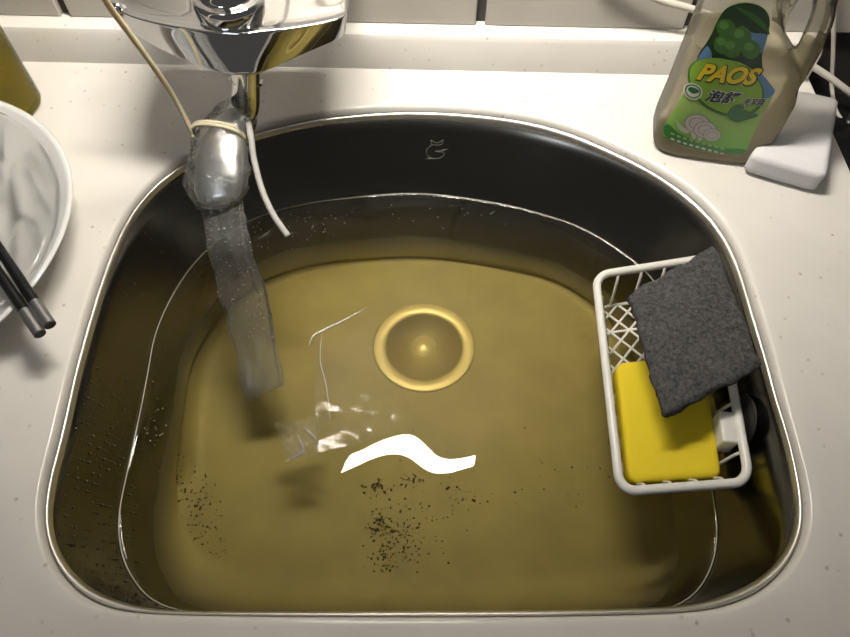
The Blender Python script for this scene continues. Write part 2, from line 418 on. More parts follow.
# ------------------------------------------------------------------ water
bm = bmesh.new()
IN = .0006
def shrink(p, d_): 
    v_ = p-CEN; return CEN+v_*(1-d_/v_.length)
loops = []
wz = lambda x, y: (.0007*math.sin(31*x+14*y+1.0+2.0*math.sin(17*y))+.0007*math.sin(-19*x+37*y+2.2)+.0005*math.sin(66*x-41*y))
fr_ = [0, .004, .010, .018, .03]+[.03+.97*k/70 for k in range(1, 70)]
top = []
for f in fr_:
    L = []
    men = .0016*math.exp(-(f/.006)) 
    for i in range(NA):
        p = shrink(O_wa[i], IN).lerp(CEN, f)
        amp = min(1, f/.12)
        L.append(Vector((p.x, p.y, ZW+men+wz(p.x, p.y)*amp*.62)))
    top.append(L)
vs = loft(bm, top)
c_ = bm.verts.new((CEN.x, CEN.y, ZW+wz(CEN.x, CEN.y)*.62))
for i in range(NA): bm.faces.new((vs[-1][i], vs[-1][(i+1) % NA], c_))
# underside follows the bowl
under = []
for z in (ZW-.002, -.090): under.append([Vector((*shrink(wall_xy(i, z), IN), z)) for i in range(NA)])
for s in range(1, 13):
    t = s/12; L = []
    for i in range(NA):
        p0 = Vector((*wall_xy(i, zb), zb)); p1 = Vector((*wall_xy(i, ZF), ZF)); p2 = Vector((*O_fl[i], ZF))
        p = p0*(1-t)**2+p1*2*t*(1-t)+p2*t*t; q = shrink(p.xy, IN); L.append(Vector((q.x, q.y, p.z+.0008)))
    under.append(L)
under.append([Vector((*O_fl[i].lerp(dc.xy, .9), ZF+.001)) for i in range(NA)])
vu = [[bm.verts.new(p) for p in L] for L in under]
for a, b_ in zip([vs[0]]+vu, vu):
    for i in range(NA): bm.faces.new((a[i], b_[i], b_[(i+1) % NA], a[(i+1) % NA]))
bm.faces.new(vu[-1])
water = mesh_obj('sink_water', bm, M['water']); 
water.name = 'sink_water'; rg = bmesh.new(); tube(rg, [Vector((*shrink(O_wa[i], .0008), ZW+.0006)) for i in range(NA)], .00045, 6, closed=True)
mesh_obj('waterline_glint', rg, mat('painted_waterline_glint', (.55,.53,.42), .15), water)  # pale tube added as the bright line where light refracts at the water's edge
tag(water, 'murky yellowish water standing in the steel sink', 'water', kind='stuff')

# ------------------------------------------------------------------ wall cabinet with its lamp (above the frame, mirrored in the water)
cab = empty('wall_cabinet', 'pale wall cabinet above the sink with a lamp fitted underneath', 'cabinet')
ZC = .66
bm = bmesh.new(); rbox(bm, (1.7, .335, .5), .003, T((-.05, YW-.169, ZC+.25)), 1); mesh_obj('carcass', bm, M['cabinet'], cab, False)
def mirror_hit(px, py, zt):       # where a ray bounced off the still water reaches height zt
    p = P(px, py, ZW); d = ray(px, py); t = (zt-ZW)/(-d.z); return Vector((p.x+d.x*t, p.y+d.y*t, zt))
a_, b_ = mirror_hit(336, 448, ZC), mirror_hit(466, 472, ZC)
lx = (a_.x+b_.x)/2; ly = a_.y-.012
bm = bmesh.new(); rbox(bm, (abs(b_.x-a_.x)+.03, .17, .016), .004, T((lx, ly-.07, ZC-.009))); rbox(bm, (abs(b_.x-a_.x)+.02, .090, .006), .002, T((lx, ly-.0112, ZC-.0491)) @ Matrix.Rotation(math.radians(48), 4, 'X')); mesh_obj('lamp_housing', bm, M['housing'], cab)
bm = bmesh.new(); rbox(bm, (abs(b_.x-a_.x), (.086), .002), .0008, T((lx, ly-.008, ZC-.052)) @ Matrix.Rotation(math.radians(48), 4, 'X')); mesh_obj('lamp_diffuser', bm, M['lamp'], cab)
settle(cab, (-.05, YW-.17, ZC))
print('LAMP', lx, ly, 'wall', YW, 'X1', X1, 'pitch', pitch)

# ------------------------------------------------------------------ mixer tap
tap = empty('mixer_tap', 'chrome wall mixer tap with swept wings above the sink', 'tap')
ZT = .148; ZBt = .117
low = [(118,22),(132,33),(165,52),(205,69),(228,75),(245,75.5),(262,73),(300,56),(335,41),(346,34)]
rid = [(116,8),(132,17),(165,25),(205,31),(228,33),(245,33),(262,31),(300,27),(335,20),(348,14)]
lowp = catmull([P(x, y, ZBt) for x, y in low], 5); ridp = catmull([P(x, y, ZT) for x, y in rid], 5)
loops = []; nL = len(lowp); yb = YW-.055
for i in range(nL):
    a, r_ = lowp[i], ridp[i]; e = min(i, nL-1-i)
    k_ = 1.0 if e > 1 else (.93 if e == 1 else .80)
    mid = (a+r_)/2+Vector((0, -.0035, 0)); cy = yb-.012; 
    L = [Vector((a.x, yb, ZBt+.012)), Vector((a.x, (a.y+yb)/2, ZBt+.003)), Vector((a.x, a.y+.003, ZBt-.0004)), a.copy(), a.lerp(r_, .06), a.lerp(r_, .33)+Vector((0,-.0004,0)), a.lerp(r_, .66)+Vector((0,-.0004,0)), a.lerp(r_, .94), r_.copy(), Vector((r_.x, r_.y+.004, ZT)),
         Vector((r_.x, r_.y+.0045, ZT+.0005)), Vector((r_.x, r_.y+.006, ZT-.002)), Vector((r_.x, r_.y+.012, ZT-.001)), Vector((r_.x, r_.y*.5+yb*.5, ZT+.016)), Vector((r_.x, yb-.004, ZT+.036)), Vector((r_.x, yb, ZT+.034))]
    cc = sum(L, Vector())/len(L)
    loops.append([cc+(p-cc)*k_ for p in L])
bm = bmesh.new(); loft(bm, loops, True, True, True)
body = mesh_obj('tap_body', bm, M['chrome'], tap)
sb = body.modifiers.new('s', 'SUBSURF'); sb.levels = 2; sb.render_levels = 2
# central cartridge dome and lever
kc = P(228, -6, .160)
bm = bmesh.new(); disc_lathe(bm, [(.0265, -.022), (.027, -.004), (.0262, 0), (.0235, .0015), (.0225, .0), (.0215, .006), (.019, .013), (.012, .018), (.0004, .0195)], kc, 48)
mesh_obj('cartridge_cap', bm, M['chrome'], tap)
bm = bmesh.new(); tube(bm, catmull([kc+Vector((0,-.004,.012)), kc+Vector((0,-.012,.030)), kc+Vector((-.002,-.030,.050)), kc+Vector((-.003,-.060,.066))], 6), [(.011,.006)]*19, 12)
mesh_obj('lever', bm, M['chrome'], tap)
for px_ in (140, 325):
    q = P(px_, 4, .125)
    bm = bmesh.new(); tube(bm, [Vector((q.x, yb-.01, .125)), Vector((q.x, YW-.002, .125))], .014, 20); mesh_obj('inlet_pipe', bm, M['chrome'], tap)
    bm = bmesh.new(); disc_lathe(bm, [(.030, 0), (.0295, .003), (.024, .008), (.016, .011), (.0145, .012)], (q.x, YW+.0002, .125), 32, (0,-1,0)); mesh_obj('wall_flange', bm, M['chrome'], tap)
# small bolt at the left wing
q = P(122, 10, ZT-.004)
bm = bmesh.new(); disc_lathe(bm, [(.006, 0), (.006, .006), (.004, .008), (.0003, .009)], q, 16, (-.6,-.5,.6)); mesh_obj('side_screw', bm, M['chrome'], tap)
# downpipe, elbow
c0, c1, c2 = P(246, 62, .108), P(246, 88, .082), P(245, 106, .066)
bm = bmesh.new(); tube(bm, catmull([c0, c1, c2, P(240, 116, .060), P(232, 128, .058)], 6), [.0122]*25, 20); mesh_obj('downpipe', bm, M['chrome'], tap)
bm = bmesh.new(); tube(bm, [P(246, 78, .090), P(246, 84, .086)], .0138, 24); mesh_obj('swivel_collar', bm, M['chrome'], tap)
sp = [(238,118,.061,.0115,.0105),(228,132,.060,.0165,.0110),(222,150,.057,.0195,.0100),(219,172,.050,.0205,.0085),(218,190,.043,.0200,.0075),(217,199,.040,.0165,.0060),(217,204,.0385,.0090,.0035)]
bm = bmesh.new(); tube(bm, catmull([P(a,b,c) for a,b,c,_,_ in sp], 4), [ (lambda i: (lambda f,k: (sp[k][3]*(1-f)+sp[min(k+1,6)][3]*f, sp[k][4]*(1-f)+sp[min(k+1,6)][4]*f))(i/4-int(i/4), int(i/4)))(i) for i in range(25)], 24)
mesh_obj('spout', bm, mat('satin_chrome', (.9,.91,.93), .32, 1.0), tap)
settle(tap, (kc.x, YW, .10))

# ------------------------------------------------------------------ plastic bag tied on the spout
bag = empty('plastic_bag', 'clear wet plastic bag tied over the tap spout, hanging into the water', 'bag')
def rough_loft(path, wid, seg, amp, fs, seed, squash=1):
    loops = []
    for i, (p, (rw, rh)) in enumerate(zip(path, wid)):
        t = (path[min(i+1, len(path)-1)]-path[max(i-1, 0)]).normalized()
        side = Vector((1,0,0)); side = (side-t*side.dot(t)).normalized(); up_ = side.cross(t)
        L = []
        for k in range(seg):
            a = 2*PI*k/seg; d_ = side*math.cos(a)*rw+up_*math.sin(a)*rh
            q = p+d_; nn = noise.noise(q*fs+Vector((seed, 0, seed*2)))+.5*noise.noise(q*fs*2.3+Vector((0, seed, 3)))
            L.append(q+d_.normalized()*nn*amp)
        loops.append(L)
    return loops
pts = catmull([P(243,108,.068), P(234,120,.064), P(224,133,.061), P(220,150,.058), P(219,172,.051), P(217,192,.043), P(217,210,.034)], 5)
wd = [(.0150,.0135),(.0190,.0150),(.0195,.0130),(.0240,.0150),(.0255,.0145),(.0240,.0130),(.0170,.0100)]
wid = [tuple(wd[min(i//5,6)][j]*(1-(i%5)/5)+wd[min(i//5+1,6)][j]*(i%5)/5 for j in (0,1)) for i in range(len(pts))]
bm = bmesh.new(); loft(bm, rough_loft(pts, wid, 40, .0032, 90, 3))
mesh_obj('bag_hood', bm, M['bag'], bag)
# flap of film sticking out at the left of the spout
bm = bmesh.new(); rows = []
for (a, b_, z, c2_, d2, z2) in [(196,138,.060,190,140,.058),(197,155,.056,186,165,.050),(198,172,.052,182,183,.044),(202,186,.048,188,196,.043),(208,200,.045,202,202,.042)]:
    p, q = P(a,b_,z), P(c2_,d2,z2); rows.append([p.lerp(q, s/5)+Vector((0,0,.0025*math.sin(s*1.9+a))) for s in range(6)])
loft(bm, rows, False); mesh_obj('bag_flap', bm, M['bag'], bag)
# sleeve of the bag running down into the water
cl = [(222,196,.040,.0175,.008),(223,215,.031,.0170,.0065),(228,245,.016,.0180,.0055),(236,275,-.008,.0200,.0050),(246,310,-.034,.0190,.0048),(256,350,-.060,.0185,.0045),(263,385,-.0775,.0175,.0030),(266,393,-.082,.0170,.0020)]
path = catmull([P(a,b,c) for a,b,c,_,_ in cl], 8)
wid = [tuple(cl[min(i//8,7)][j]*(1-(i%8)/8)+cl[min(i//8+1,7)][j]*(i%8)/8 for j in (3,4)) for i in range(len(path))]
bm = bmesh.new()
loops = rough_loft(path, wid, 72, .0022, 55, 9)
for i, L in enumerate(loops):     # lengthwise pleats of the wet film
    c_m = sum(L, Vector())/len(L)
    for k in range(len(L)):
        a = 2*PI*k/len(L); L[k] = c_m+(L[k]-c_m)*(1+.06*math.sin(5*a+i*.05)+.03*math.sin(11*a-i*.11))
loft(bm, loops); mesh_obj('bag_sleeve', bm, M['sleeve'], bag)
# droplets clinging to the sleeve
bm = bmesh.new()
for k in range(260):
    i = random.randrange(4, len(loops)-18); L = loops[i]; p = L[random.randrange(72)]
    bmesh.ops.create_icosphere(bm, subdivisions=1, radius=random.uniform(.0003, .0007), matrix=T(p))
dd = mesh_obj('bag_droplets', bm, M['white_metal'], bag); dd['kind'] = 'stuff'
dd.data.materials[0] = film('bright_drop', tint=(.8,.8,.78), haze=.55, rough=.05, bstr=0, fres=1.8)
# loose lower end of the bag floating just under the surface
def sheet(corners, nu, nv, amp, fs, seed):
    a, b_, c_, d_ = corners; rows = []
    for i in range(nu+1):
        r_ = []
        for j in range(nv+1):
            u, v_ = i/nu, j/nv; p = (a*(1-u)+b_*u)*(1-v_)+(d_*(1-u)+c_*u)*v_
            r_.append(p+Vector((0, 0, amp*(noise.noise(p*fs+Vector((seed,1,2)))+.6*noise.noise(p*fs*2.7+Vector((seed,3,2)))))))
        rows.append(r_)
    return rows
zq = ZW-.0045
bm = bmesh.new(); loft(bm, sheet([P(312,333,zq), P(368,306,zq), P(420,430,zq-.012), P(318,452,zq)], 26, 26, .0010, 30, 5), False)
mesh_obj('bag_end', bm, M['sunken'], bag)
hm = film('film_fold_glint', tint=(.95,.95,.9), haze=.45, rough=.1, bstr=0, haze_col=(.95,.93,.85), fres=1.8)  # milky tubes along the film's edge and creases, pale to paint their glints
for pts_, r_ in (([(309,346),(313,336),(325,329),(344,320),(367,307)], .0007), ([(322,333),(320,360),(326,385),(330,420)], .0003), ([(305,428),(314,437),(317,443)], .0008), ([(298,436),(303,450),(294,457),(285,462)], .0009)):
    bm = bmesh.new(); cp = catmull([P(a,b_,zq+.0015) for a,b_ in pts_], 6); n_ = len(cp)
    tube(bm, cp, [(r_*1.6*math.sin(PI*(i+.6)/(n_+.2))+.0001, r_*.6) for i in range(n_)], 8); mesh_obj('film_fold_glint', bm, hm, bag)
bm = bmesh.new(); loft(bm, sheet([P(275,425,zq), P(318,415,zq), P(320,455,zq-.001), P(290,462,zq)], 22, 22, .008, 95, 8), False)
mesh_obj('bag_tip', bm, film('submerged_crease', haze=.08, rough=.2, bscale=130, bstr=1, fres=1.8), bag)
settle(bag, P(220,150,.055))

# rubber band: turns round the bag and a long strand up to the left
band = empty('rubber_band', 'tan rubber band knotted round the bagged spout, strand pulled up left', 'rubber band')
cB = P(219,135,.0605); ax = (P(222,150,.058)-P(231,122,.062)).normalized()
side = Vector((1,0,0)); side = (side-ax*side.dot(ax)).normalized(); upv = side.cross(ax)
for off, rr in ((0, .0017), (.0028, .0016)):
    bm = bmesh.new(); L = []
    for k in range(40):
        a = 2*PI*k/40; L.append(cB+ax*(off+.0008*math.sin(a*3))+side*math.cos(a)*.0218+upv*math.sin(a)*.0165)
    tube(bm, L, rr, 8, closed=True); mesh_obj('band_turn', bm, M['rubber_band'], band)
kn = P(194,136,.060)
bm = bmesh.new(); bmesh.ops.create_icosphere(bm, subdivisions=3, radius=.0036, matrix=T(kn))
for v_ in bm.verts: v_.co += (v_.co-kn)*.3*noise.noise(v_.co*500)
mesh_obj('knot', bm, M['rubber_band'], band)
bm = bmesh.new(); tube(bm, catmull([kn, P(172,94,.100), P(140,48,.150), P(112,10,.190), P(92,-20,.225)], 6), [(.0028,.0019)]*25, 8); mesh_obj('strand', bm, M['rubber_band'], band)
settle(band, cB)
# thin milky tube hanging beside the spout
bm = bmesh.new(); tube(bm, catmull([P(247,118,.072), P(251,138,.062), P(254,160,.050), P(262,190,.034), P(274,216,.020), P(288,236,.008)], 8), .0027, 12)
tag(mesh_obj('thin_tube', bm, M['tube']), 'thin milky plastic tube hanging beside the bagged spout', 'tube')

# ------------------------------------------------------------------ hanging sink basket
bz = -.026
Q = [P(592,273,bz), P(712,254,bz), P(754,486,bz), P(617,496,bz)]      # outer corners back-left, back-right, front-right, front-left
def bq(u, v_, z=None):            # u left->right, v back->front
    p = (Q[0]*(1-u)+Q[1]*u)*(1-v_)+(Q[3]*(1-u)+Q[2]*u)*v_
    return Vector((p.x, p.y, p.z if z is None else z))
bask = empty('sink_basket', 'white plastic lattice basket hung inside the right wall of the sink', 'basket')
LU, LV = (Q[1]-Q[0]).length, (Q[3]-Q[0]).length
def round_quad(inset, rad, z, n_=6):
    pts = []
    for (u0, v0, su, sv, a0) in ((0,0,1,1,PI), (1,0,-1,1,1.5*PI), (1,1,-1,-1,0), (0,1,1,-1,.5*PI)):
        cu, cv = (u0+su*(inset+rad)/LU), (v0+sv*(inset+rad)/LV)
        for k in range(n_+1):
            a = a0+k/n_*PI/2; pts.append(bq(cu+math.cos(a)*rad/LU, cv+math.sin(a)*rad/LV, z))
    return pts
bm = bmesh.new(); L = round_quad(.003, .013, bz)
tube(bm, L, (.0034, .0042) if False else .0036, 12, closed=True); mesh_obj('rim', bm, M['white_plastic'], bask)
zb_ = bz-.036
bm = bmesh.new(); L = round_quad(.016, .006, zb_)
tube(bm, L, .0016, 8, closed=True); mesh_obj('bottom_frame', bm, M['white_plastic'], bask)
def bar(p0, p1, p2, p3):
    bm = bmesh.new(); tube(bm, catmull([p0, p1, p2, p3], 4), .0013, 7); mesh_obj('side_bar', bm, M['white_plastic'], bask)
ins, inb = .003, .016
for k in range(1, 10):
    v_ = .03+.94*k/10
    for sgn, u0 in ((1, 0), (-1, 1)):
        bar(bq(u0+sgn*ins/LU, v_, bz-.001), bq(u0+sgn*(ins+.005)/LU, v_, bz-.004), bq(u0+sgn*(inb-.002)/LU, v_, zb_+.012), bq(u0+sgn*inb/LU, v_, zb_))
for k in range(1, 5):
    u = .02+.96*k/5
    for sgn, v0 in ((1, 0), (-1, 1)):
        bar(bq(u, v0+sgn*ins/LV, bz-.001), bq(u, v0+sgn*(ins+.005)/LV, bz-.004), bq(u, v0+sgn*(inb-.002)/LV, zb_+.012), bq(u, v0+sgn*inb/LV, zb_))
# diamond lattice of the bottom: every strut a part
u0, v0 = inb/LU, inb/LV; wU, wV = LU-2*inb, LV-2*inb; step = .0185
k = -int(wV/step)-1
def clipseg(c, s):
    # line x = c + s*y inside rect wU x wV
    pts = []
    for y in (0, wV):
        x = c+s*y
        if 0 <= x <= wU: pts.append((x, y))
    for x in (0, wU):
        y = (x-c)/s
        if 0 < y < wV: pts.append((x, y))
    return pts[:2] if len(pts) >= 2 else None
c = -wV*1.0
while c < wU+wV:
    for s in (1.0, -1.0):
        cc = c if s > 0 else c+wV*0+0
        sg = clipseg(cc if s > 0 else c+.0, s)
        if sg and (Vector(sg[0])-Vector(sg[1])).length > .006:
            a, b_ = [bq(u0+x/LU, v0+y/LV, zb_) for x, y in sg]
            bm = bmesh.new(); tube(bm, [a, b_], .0012, 6); mesh_obj('lattice_bar', bm, M['white_plastic'], bask)
    c += step
bm = bmesh.new(); tube(bm, [bq(u0, .22, zb_), bq(1-u0, .22, zb_)], .0013, 6); mesh_obj('cross_bar', bm, M['white_plastic'], bask)
# clip and suction cup against the sink wall
q = bq(.93, .78, bz-.004); th = math.atan2((Q[2]-Q[1]).y, (Q[2]-Q[1]).x)
bm = bmesh.new(); rbox(bm, (.026, .013, .022), .002, T(q+Vector((-.004,0,-.006))) @ Matrix.Rotation(th, 4, 'Z')); mesh_obj('clip', bm, M['white_plastic'], bask)
i = min(range(NA), key=lambda i: (wall_xy(i, -.035)-bq(1.1, .74, 0).xy).length)
nrm = (CEN-wall_xy(i, -.035)).normalized(); wp = Vector((*wall_xy(i, -.035), -.035))+Vector((nrm.x, nrm.y, 0))*.001
bm = bmesh.new(); disc_lathe(bm, [(.0205, 0), (.020, .0008), (.012, .0022), (.006, .0035), (.0003, .004)], wp, 40, (nrm.x, nrm.y, .05)); mesh_obj('suction_cup', bm, M['suction'], bask)
settle(bask, bq(.5, .5, zb_))

# slabs given by four top corners
def slab(name, tops, thick, m, r=.003, rough=0, fs=200, sub=24, parent=None, bulge=0):
    a, b_, c_, d_ = tops
    nrm = (b_-a).cross(d_-a).normalized()
    if nrm.z < 0: nrm = -nrm
    bm = bmesh.new(); 
    prof = [(0, 1), (.0, .5), (0, 0)]
    tl = []
    nseg = sub
    def pos(u, v_): return (a*(1-u)+b_*u)*(1-v_)+(d_*(1-u)+c_*u)*v_
    W, D = (b_-a).length, (d_-a).length
    def loop(ins_, dep):
        L = []
        rr = max(r*2.0, .003)-min(ins_, r)
        n4 = nseg
        cs = []
        for (uu, vv, su, sv, a0) in ((0,0,1,1,PI), (1,0,-1,1,1.5*PI), (1,1,-1,-1,0), (0,1,1,-1,.5*PI)):
            for k in range(5):
                an = a0+k/4*PI/2
                cs.append((uu+su*(ins_+rr)/W+math.cos(an)*rr/W, vv+sv*(ins_+rr)/D+math.sin(an)*rr/D))
        # densify straight runs
        out_ = []
        for k in range(len(cs)):
            p, q = cs[k], cs[(k+1) % len(cs)]; ln = math.hypot((p[0]-q[0])*W, (p[1]-q[1])*D); m_ = max(1, int(ln/.004))
            for s in range(m_): out_.append((p[0]+(q[0]-p[0])*s/m_, p[1]+(q[1]-p[1])*s/m_))
        return out_, dep
    base = [loop(0, r), ]
    keys = loop(0, 0)[0]; N_ = len(keys)
    def place(uvs, dep, f=0):
        L = []
        for u, v_ in uvs:
            u2, v2 = .5+(u-.5)*(1-f), .5+(v_-.5)*(1-f)
            bl = bulge*(1-(2*u2-1)**2)*(1-(2*v2-1)**2)
            L.append(pos(u2, v2)-nrm*(dep-bl))
        return L
    fe = r/min(W, D)*2
    loops = [place(keys, thick, .97), place(keys, thick, .5), place(keys, thick, fe), place(keys, thick-r*.3, fe*.3), place(keys, thick-r, 0)]
    ns = max(1, int((thick-2*r)/.004))
    for s in range(1, ns): loops.append(place(keys, thick-r-(thick-2*r)*s/ns, 0))
    loops += [place(keys, r, 0), place(keys, r*.3, fe*.3), place(keys, 0, fe)]
    for s in range(1, 14): loops.append(place(keys, 0, fe+(1-fe)*s/14.3))
    loft(bm, loops, True, True, True)
    if rough:
        bmesh.ops.recalc_face_normals(bm, faces=bm.faces); bm.normal_update()
        for v2 in bm.verts:
            nn = noise.noise(v2.co*fs)+.6*noise.noise(v2.co*fs*2.6)
            v2.co += v2.normal*nn*rough
    o = mesh_obj(name, bm, m, parent); return o
# yellow sponge lying in the basket
zs_ = zb_+.024
o = slab('sponge', [P(616,362,zs_), P(704,352,zs_), P(723,477,zs_), P(630,483,zs_)], .021, M['sponge'], .0035)
tag(o, 'yellow foam sponge lying in the white sink basket', 'sponge')
# grey scouring pad leaning over the sponge onto the basket's rim
o = slab('scouring_pad', [P(629,291,.001), P(716,243,.012), P(764,363,.012), P(664,417,.000)], .0095, M['pad'], .003, .0015, 330, bulge=.002, sub=24)
for v_ in o.data.vertices:         # torn, uneven edges
    v_.co += Vector((noise.noise(v_.co*75), noise.noise(v_.co*75+Vector((5,5,5))), .6*noise.noise(v_.co*60+Vector((9,1,2)))))*.0035
tag(o, 'dark grey fibre scouring pad laid across the yellow sponge and basket edge', 'scouring pad')

# ------------------------------------------------------------------ dish soap bottle with its label
PHI = math.radians(-9)
bc = P(713, 147, 0)+Vector((0, .006, 0)); BD = .029
ex, nf = Vector((math.cos(PHI), math.sin(PHI), 0)), Vector((math.sin(PHI), -math.cos(PHI), 0))
def uv_at(px, py, off=BD):        # pixel -> (u, v) on the bottle's plane at distance off in front of its middle
    d = ray(px, py); o_ = Vector((0,0,H)); pl = bc+nf*off
    t = (pl-o_).dot(nf)/d.dot(nf); p = o_+d*t; return ((p-bc).dot(ex), p.z)
def B(u, v_, off): return bc+ex*u+nf*off+Vector((0,0,v_))
bottle = empty('soap_bottle', 'clear bottle of pale dish soap with green coconut label', 'bottle')
left = [uv_at(x, y, .004) for x, y in ((654,128),(656,118),(668,90),(686,45),(704,0))]
right = [uv_at(x, y, .004) for x, y in ((766,150),(775,132),(795,96),(815,60),(832,24),(837,0))]
bu = .5*(left[0][0]+right[0][0])
def sm(pl, per=5): return [tuple(p.xy) for p in catmull([(u, v_, 0) for u, v_ in pl], per, True)]
def lerp_edge(edge, z):
    for (u0_, z0_), (u1_, z1_) in zip(edge, edge[1:]):
        if z <= z1_: return u0_+(u1_-u0_)*(z-z0_)/(z1_-z0_)
    return edge[-1][0]
ub0, ub1 = left[0][0], right[0][0]
u0l, u0r = left[-1][0], right[-1][0]; zt = left[-1][1]
EL = [(ub0, 0)]+left[1:]+[(u0l+.004, zt+.03), (u0l+.016, .205), (bu-.018, .232), (bu-.015, .262)]
ERf = [(ub1, 0)]+right[1:]
hole = [uv_at(x, y, .004) for x, y in ((803,66),(792,54),(785,40),(783,22),(788,4))]        # left side of the grip hole, upward
hb_z = hole[0][1]
ERb = [(ub1, 0)]+[p for p in right[1:] if p[1] < hb_z-.004]+[(hole[0][0]-.002, hb_z)]+hole[1:]+[(hole[-1][0]+.002, .17), (bu+.030, .212), (bu+.018, .235), (bu+.015, .262)]
NE = 4.5
def section(ul, ur, z, dep, k=1.0, n_=48):
    c_, a_ = (ul+ur)/2, (ur-ul)/2*k; L = []
    for i in range(n_):
        t_ = 2*PI*i/n_; co, si = math.cos(t_), math.sin(t_)
        x = a_*math.copysign(abs(co)**(2/NE), co); y = dep*math.copysign(abs(si)**(2/NE), si)
        L.append(B(c_+x, z, y))
    return L
def dep_at(z): return BD*(1 if z < .19 else max(.5, 1-(z-.19)/.05*.5))
def bottle_mesh(grow, voxel=.0016):
    bm = bmesh.new()
    zs_l = [0, .001, .003, .006, .010]+[.01+.252*i/36 for i in range(1, 37)]
    kk = lambda z: 1-.10*max(0, 1-z/.010)**2
    loft(bm, [section(lerp_edge(EL, z)-grow, lerp_edge(ERb, z)+grow, z+(.0006-grow*0), (dep_at(z)+grow)*kk(z), kk(z)) for z in zs_l], True, True, True)
    # grip: from the low web up the outside and back to the shoulder
    outer = [p for p in right if p[1] > hb_z-.03]
    gp = [B(outer[0][0]-.010, outer[0][1], 0)]
    for p in outer[1:]: gp.append(B(p[0]-.0075, p[1], 0))
    gp += [B(outer[-1][0]-.010, outer[-1][1]+.022, 0), B(outer[-1][0]-.026, outer[-1][1]+.040, 0), B(bu+.022, .215, 0)]
    cp = catmull(gp, 5); n_ = len(cp)
    tube(bm, cp, [(.0075+grow, .0135+grow) if False else (.0135+grow, .0078+grow)]*n_, 20)
    me = bpy.data.meshes.new('t'); bm.to_mesh(me); bm.free()
    ob = bpy.data.objects.new('tmp', me); C.objects.link(ob)
    r_ = ob.modifiers.new('r', 'REMESH'); r_.mode = 'VOXEL'; r_.voxel_size = voxel
    s2 = ob.modifiers.new('s', 'SMOOTH'); s2.iterations = 7; s2.factor = .5
    dg = bpy.context.evaluated_depsgraph_get(); out_ = bpy.data.meshes.new_from_object(ob.evaluated_get(dg)); bpy.data.objects.remove(ob)
    return out_
M['bottle'] = film('clear_bottle_plastic', tint=(.97,.96,.92), haze=.15, rough=.09, bscale=10, bstr=0, haze_col=(.9,.87,.78), fres=1.4, glow=True)
M['soap'] = film('pale_soap', tint=(.97,.94,.84), haze=.42, rough=.3, bstr=0, haze_col=(.95,.90,.74), fres=1.02, glow=True)
def add_mesh(name, me, m, parent):
    me.materials.clear(); me.materials.append(m)
    for p in me.polygons: p.use_smooth = True
    o = bpy.data.objects.new(name, me); C.objects.link(o); o.parent = parent; return o
add_mesh('bottle_shell', bottle_mesh(0), M['bottle'], bottle)
lvl = uv_at(795, 41, .0)[1]
me = bottle_mesh(-.0016, .002); bm = bmesh.new(); bm.from_mesh(me)
r_ = bmesh.ops.bisect_plane(bm, geom=list(bm.verts)+list(bm.edges)+list(bm.faces), plane_co=(0,0,lvl), plane_no=(0,0,1), clear_outer=True)
bmesh.ops.holes_fill(bm, edges=[e for e in bm.edges if e.is_boundary], sides=0)
bm.to_mesh(me); bm.free(); liq = add_mesh('soap_liquid', me, M['soap'], bottle); sharp(liq, 50)
bm = bmesh.new(); disc_lathe(bm, [(.017, 0), (.0175, .002), (.0175, .022), (.015, .026), (.006, .028), (.005, .04), (.0004, .041)], B(bu, .255, 0), 32); mesh_obj('cap', bm, mat('green_cap', (.05,.3,.08), .4), bottle)
def front(u, z):
    a_ = (lerp_edge(ERb, z)-lerp_edge(EL, z))/2; c_ = (lerp_edge(ERb, z)+lerp_edge(EL, z))/2
    t_ = min(.97, abs((u-c_)/a_)); return BD*(1-t_**NE)**(1/NE)
# --- label: printed shapes laid on the flat front
def lm(name, col): return mat(name, col, .35)
LM = {'green': lm('print_green', (.22,.40,.045)), 'pale': lm('print_pale_green', (.30,.45,.12)), 'dark': lm('print_dark_green', (.008,.035,.012)), 'mid': lm('print_mid_green', (.03,.13,.02)),
      'nut': lm('print_nut_green', (.045,.15,.025)), 'nutl': lm('print_nut_light', (.10,.25,.05)), 'blue': lm('print_blue', (.10,.22,.40)), 'yellow': lm('print_yellow', (.75,.55,.03)), 'white': lm('print_white', (.62,.62,.55)),
      'black': lm('print_navy', (.01,.015,.05)), 'deep': lm('print_deep_green', (.02,.16,.035)), 'plate': lm('print_plate', (.48,.46,.44)), 'plate_d': lm('print_plate_shade', (.25,.24,.24)), 'grad': None,
      'leaf': lm('print_leaf', (.02,.12,.035))}
g = mat('print_green_fade', (.2,.4,.05), .35); n, l, b = nodes(g)
tc = n.new('ShaderNodeTexCoord'); sx = n.new('ShaderNodeSeparateXYZ'); mr = n.new('ShaderNodeMapRange'); l.new(tc.outputs['Generated'], sx.inputs[0]); l.new(sx.outputs[2], mr.inputs[0])
l.new(ramp(g, mr.outputs[0], [(0, (.12,.36,.05)), (.55, (.44,.58,.18)), (1, (.20,.44,.06))]), b.inputs['Base Color']); LM['grad'] = g
layer = [0]
FO = .0005
lab = None
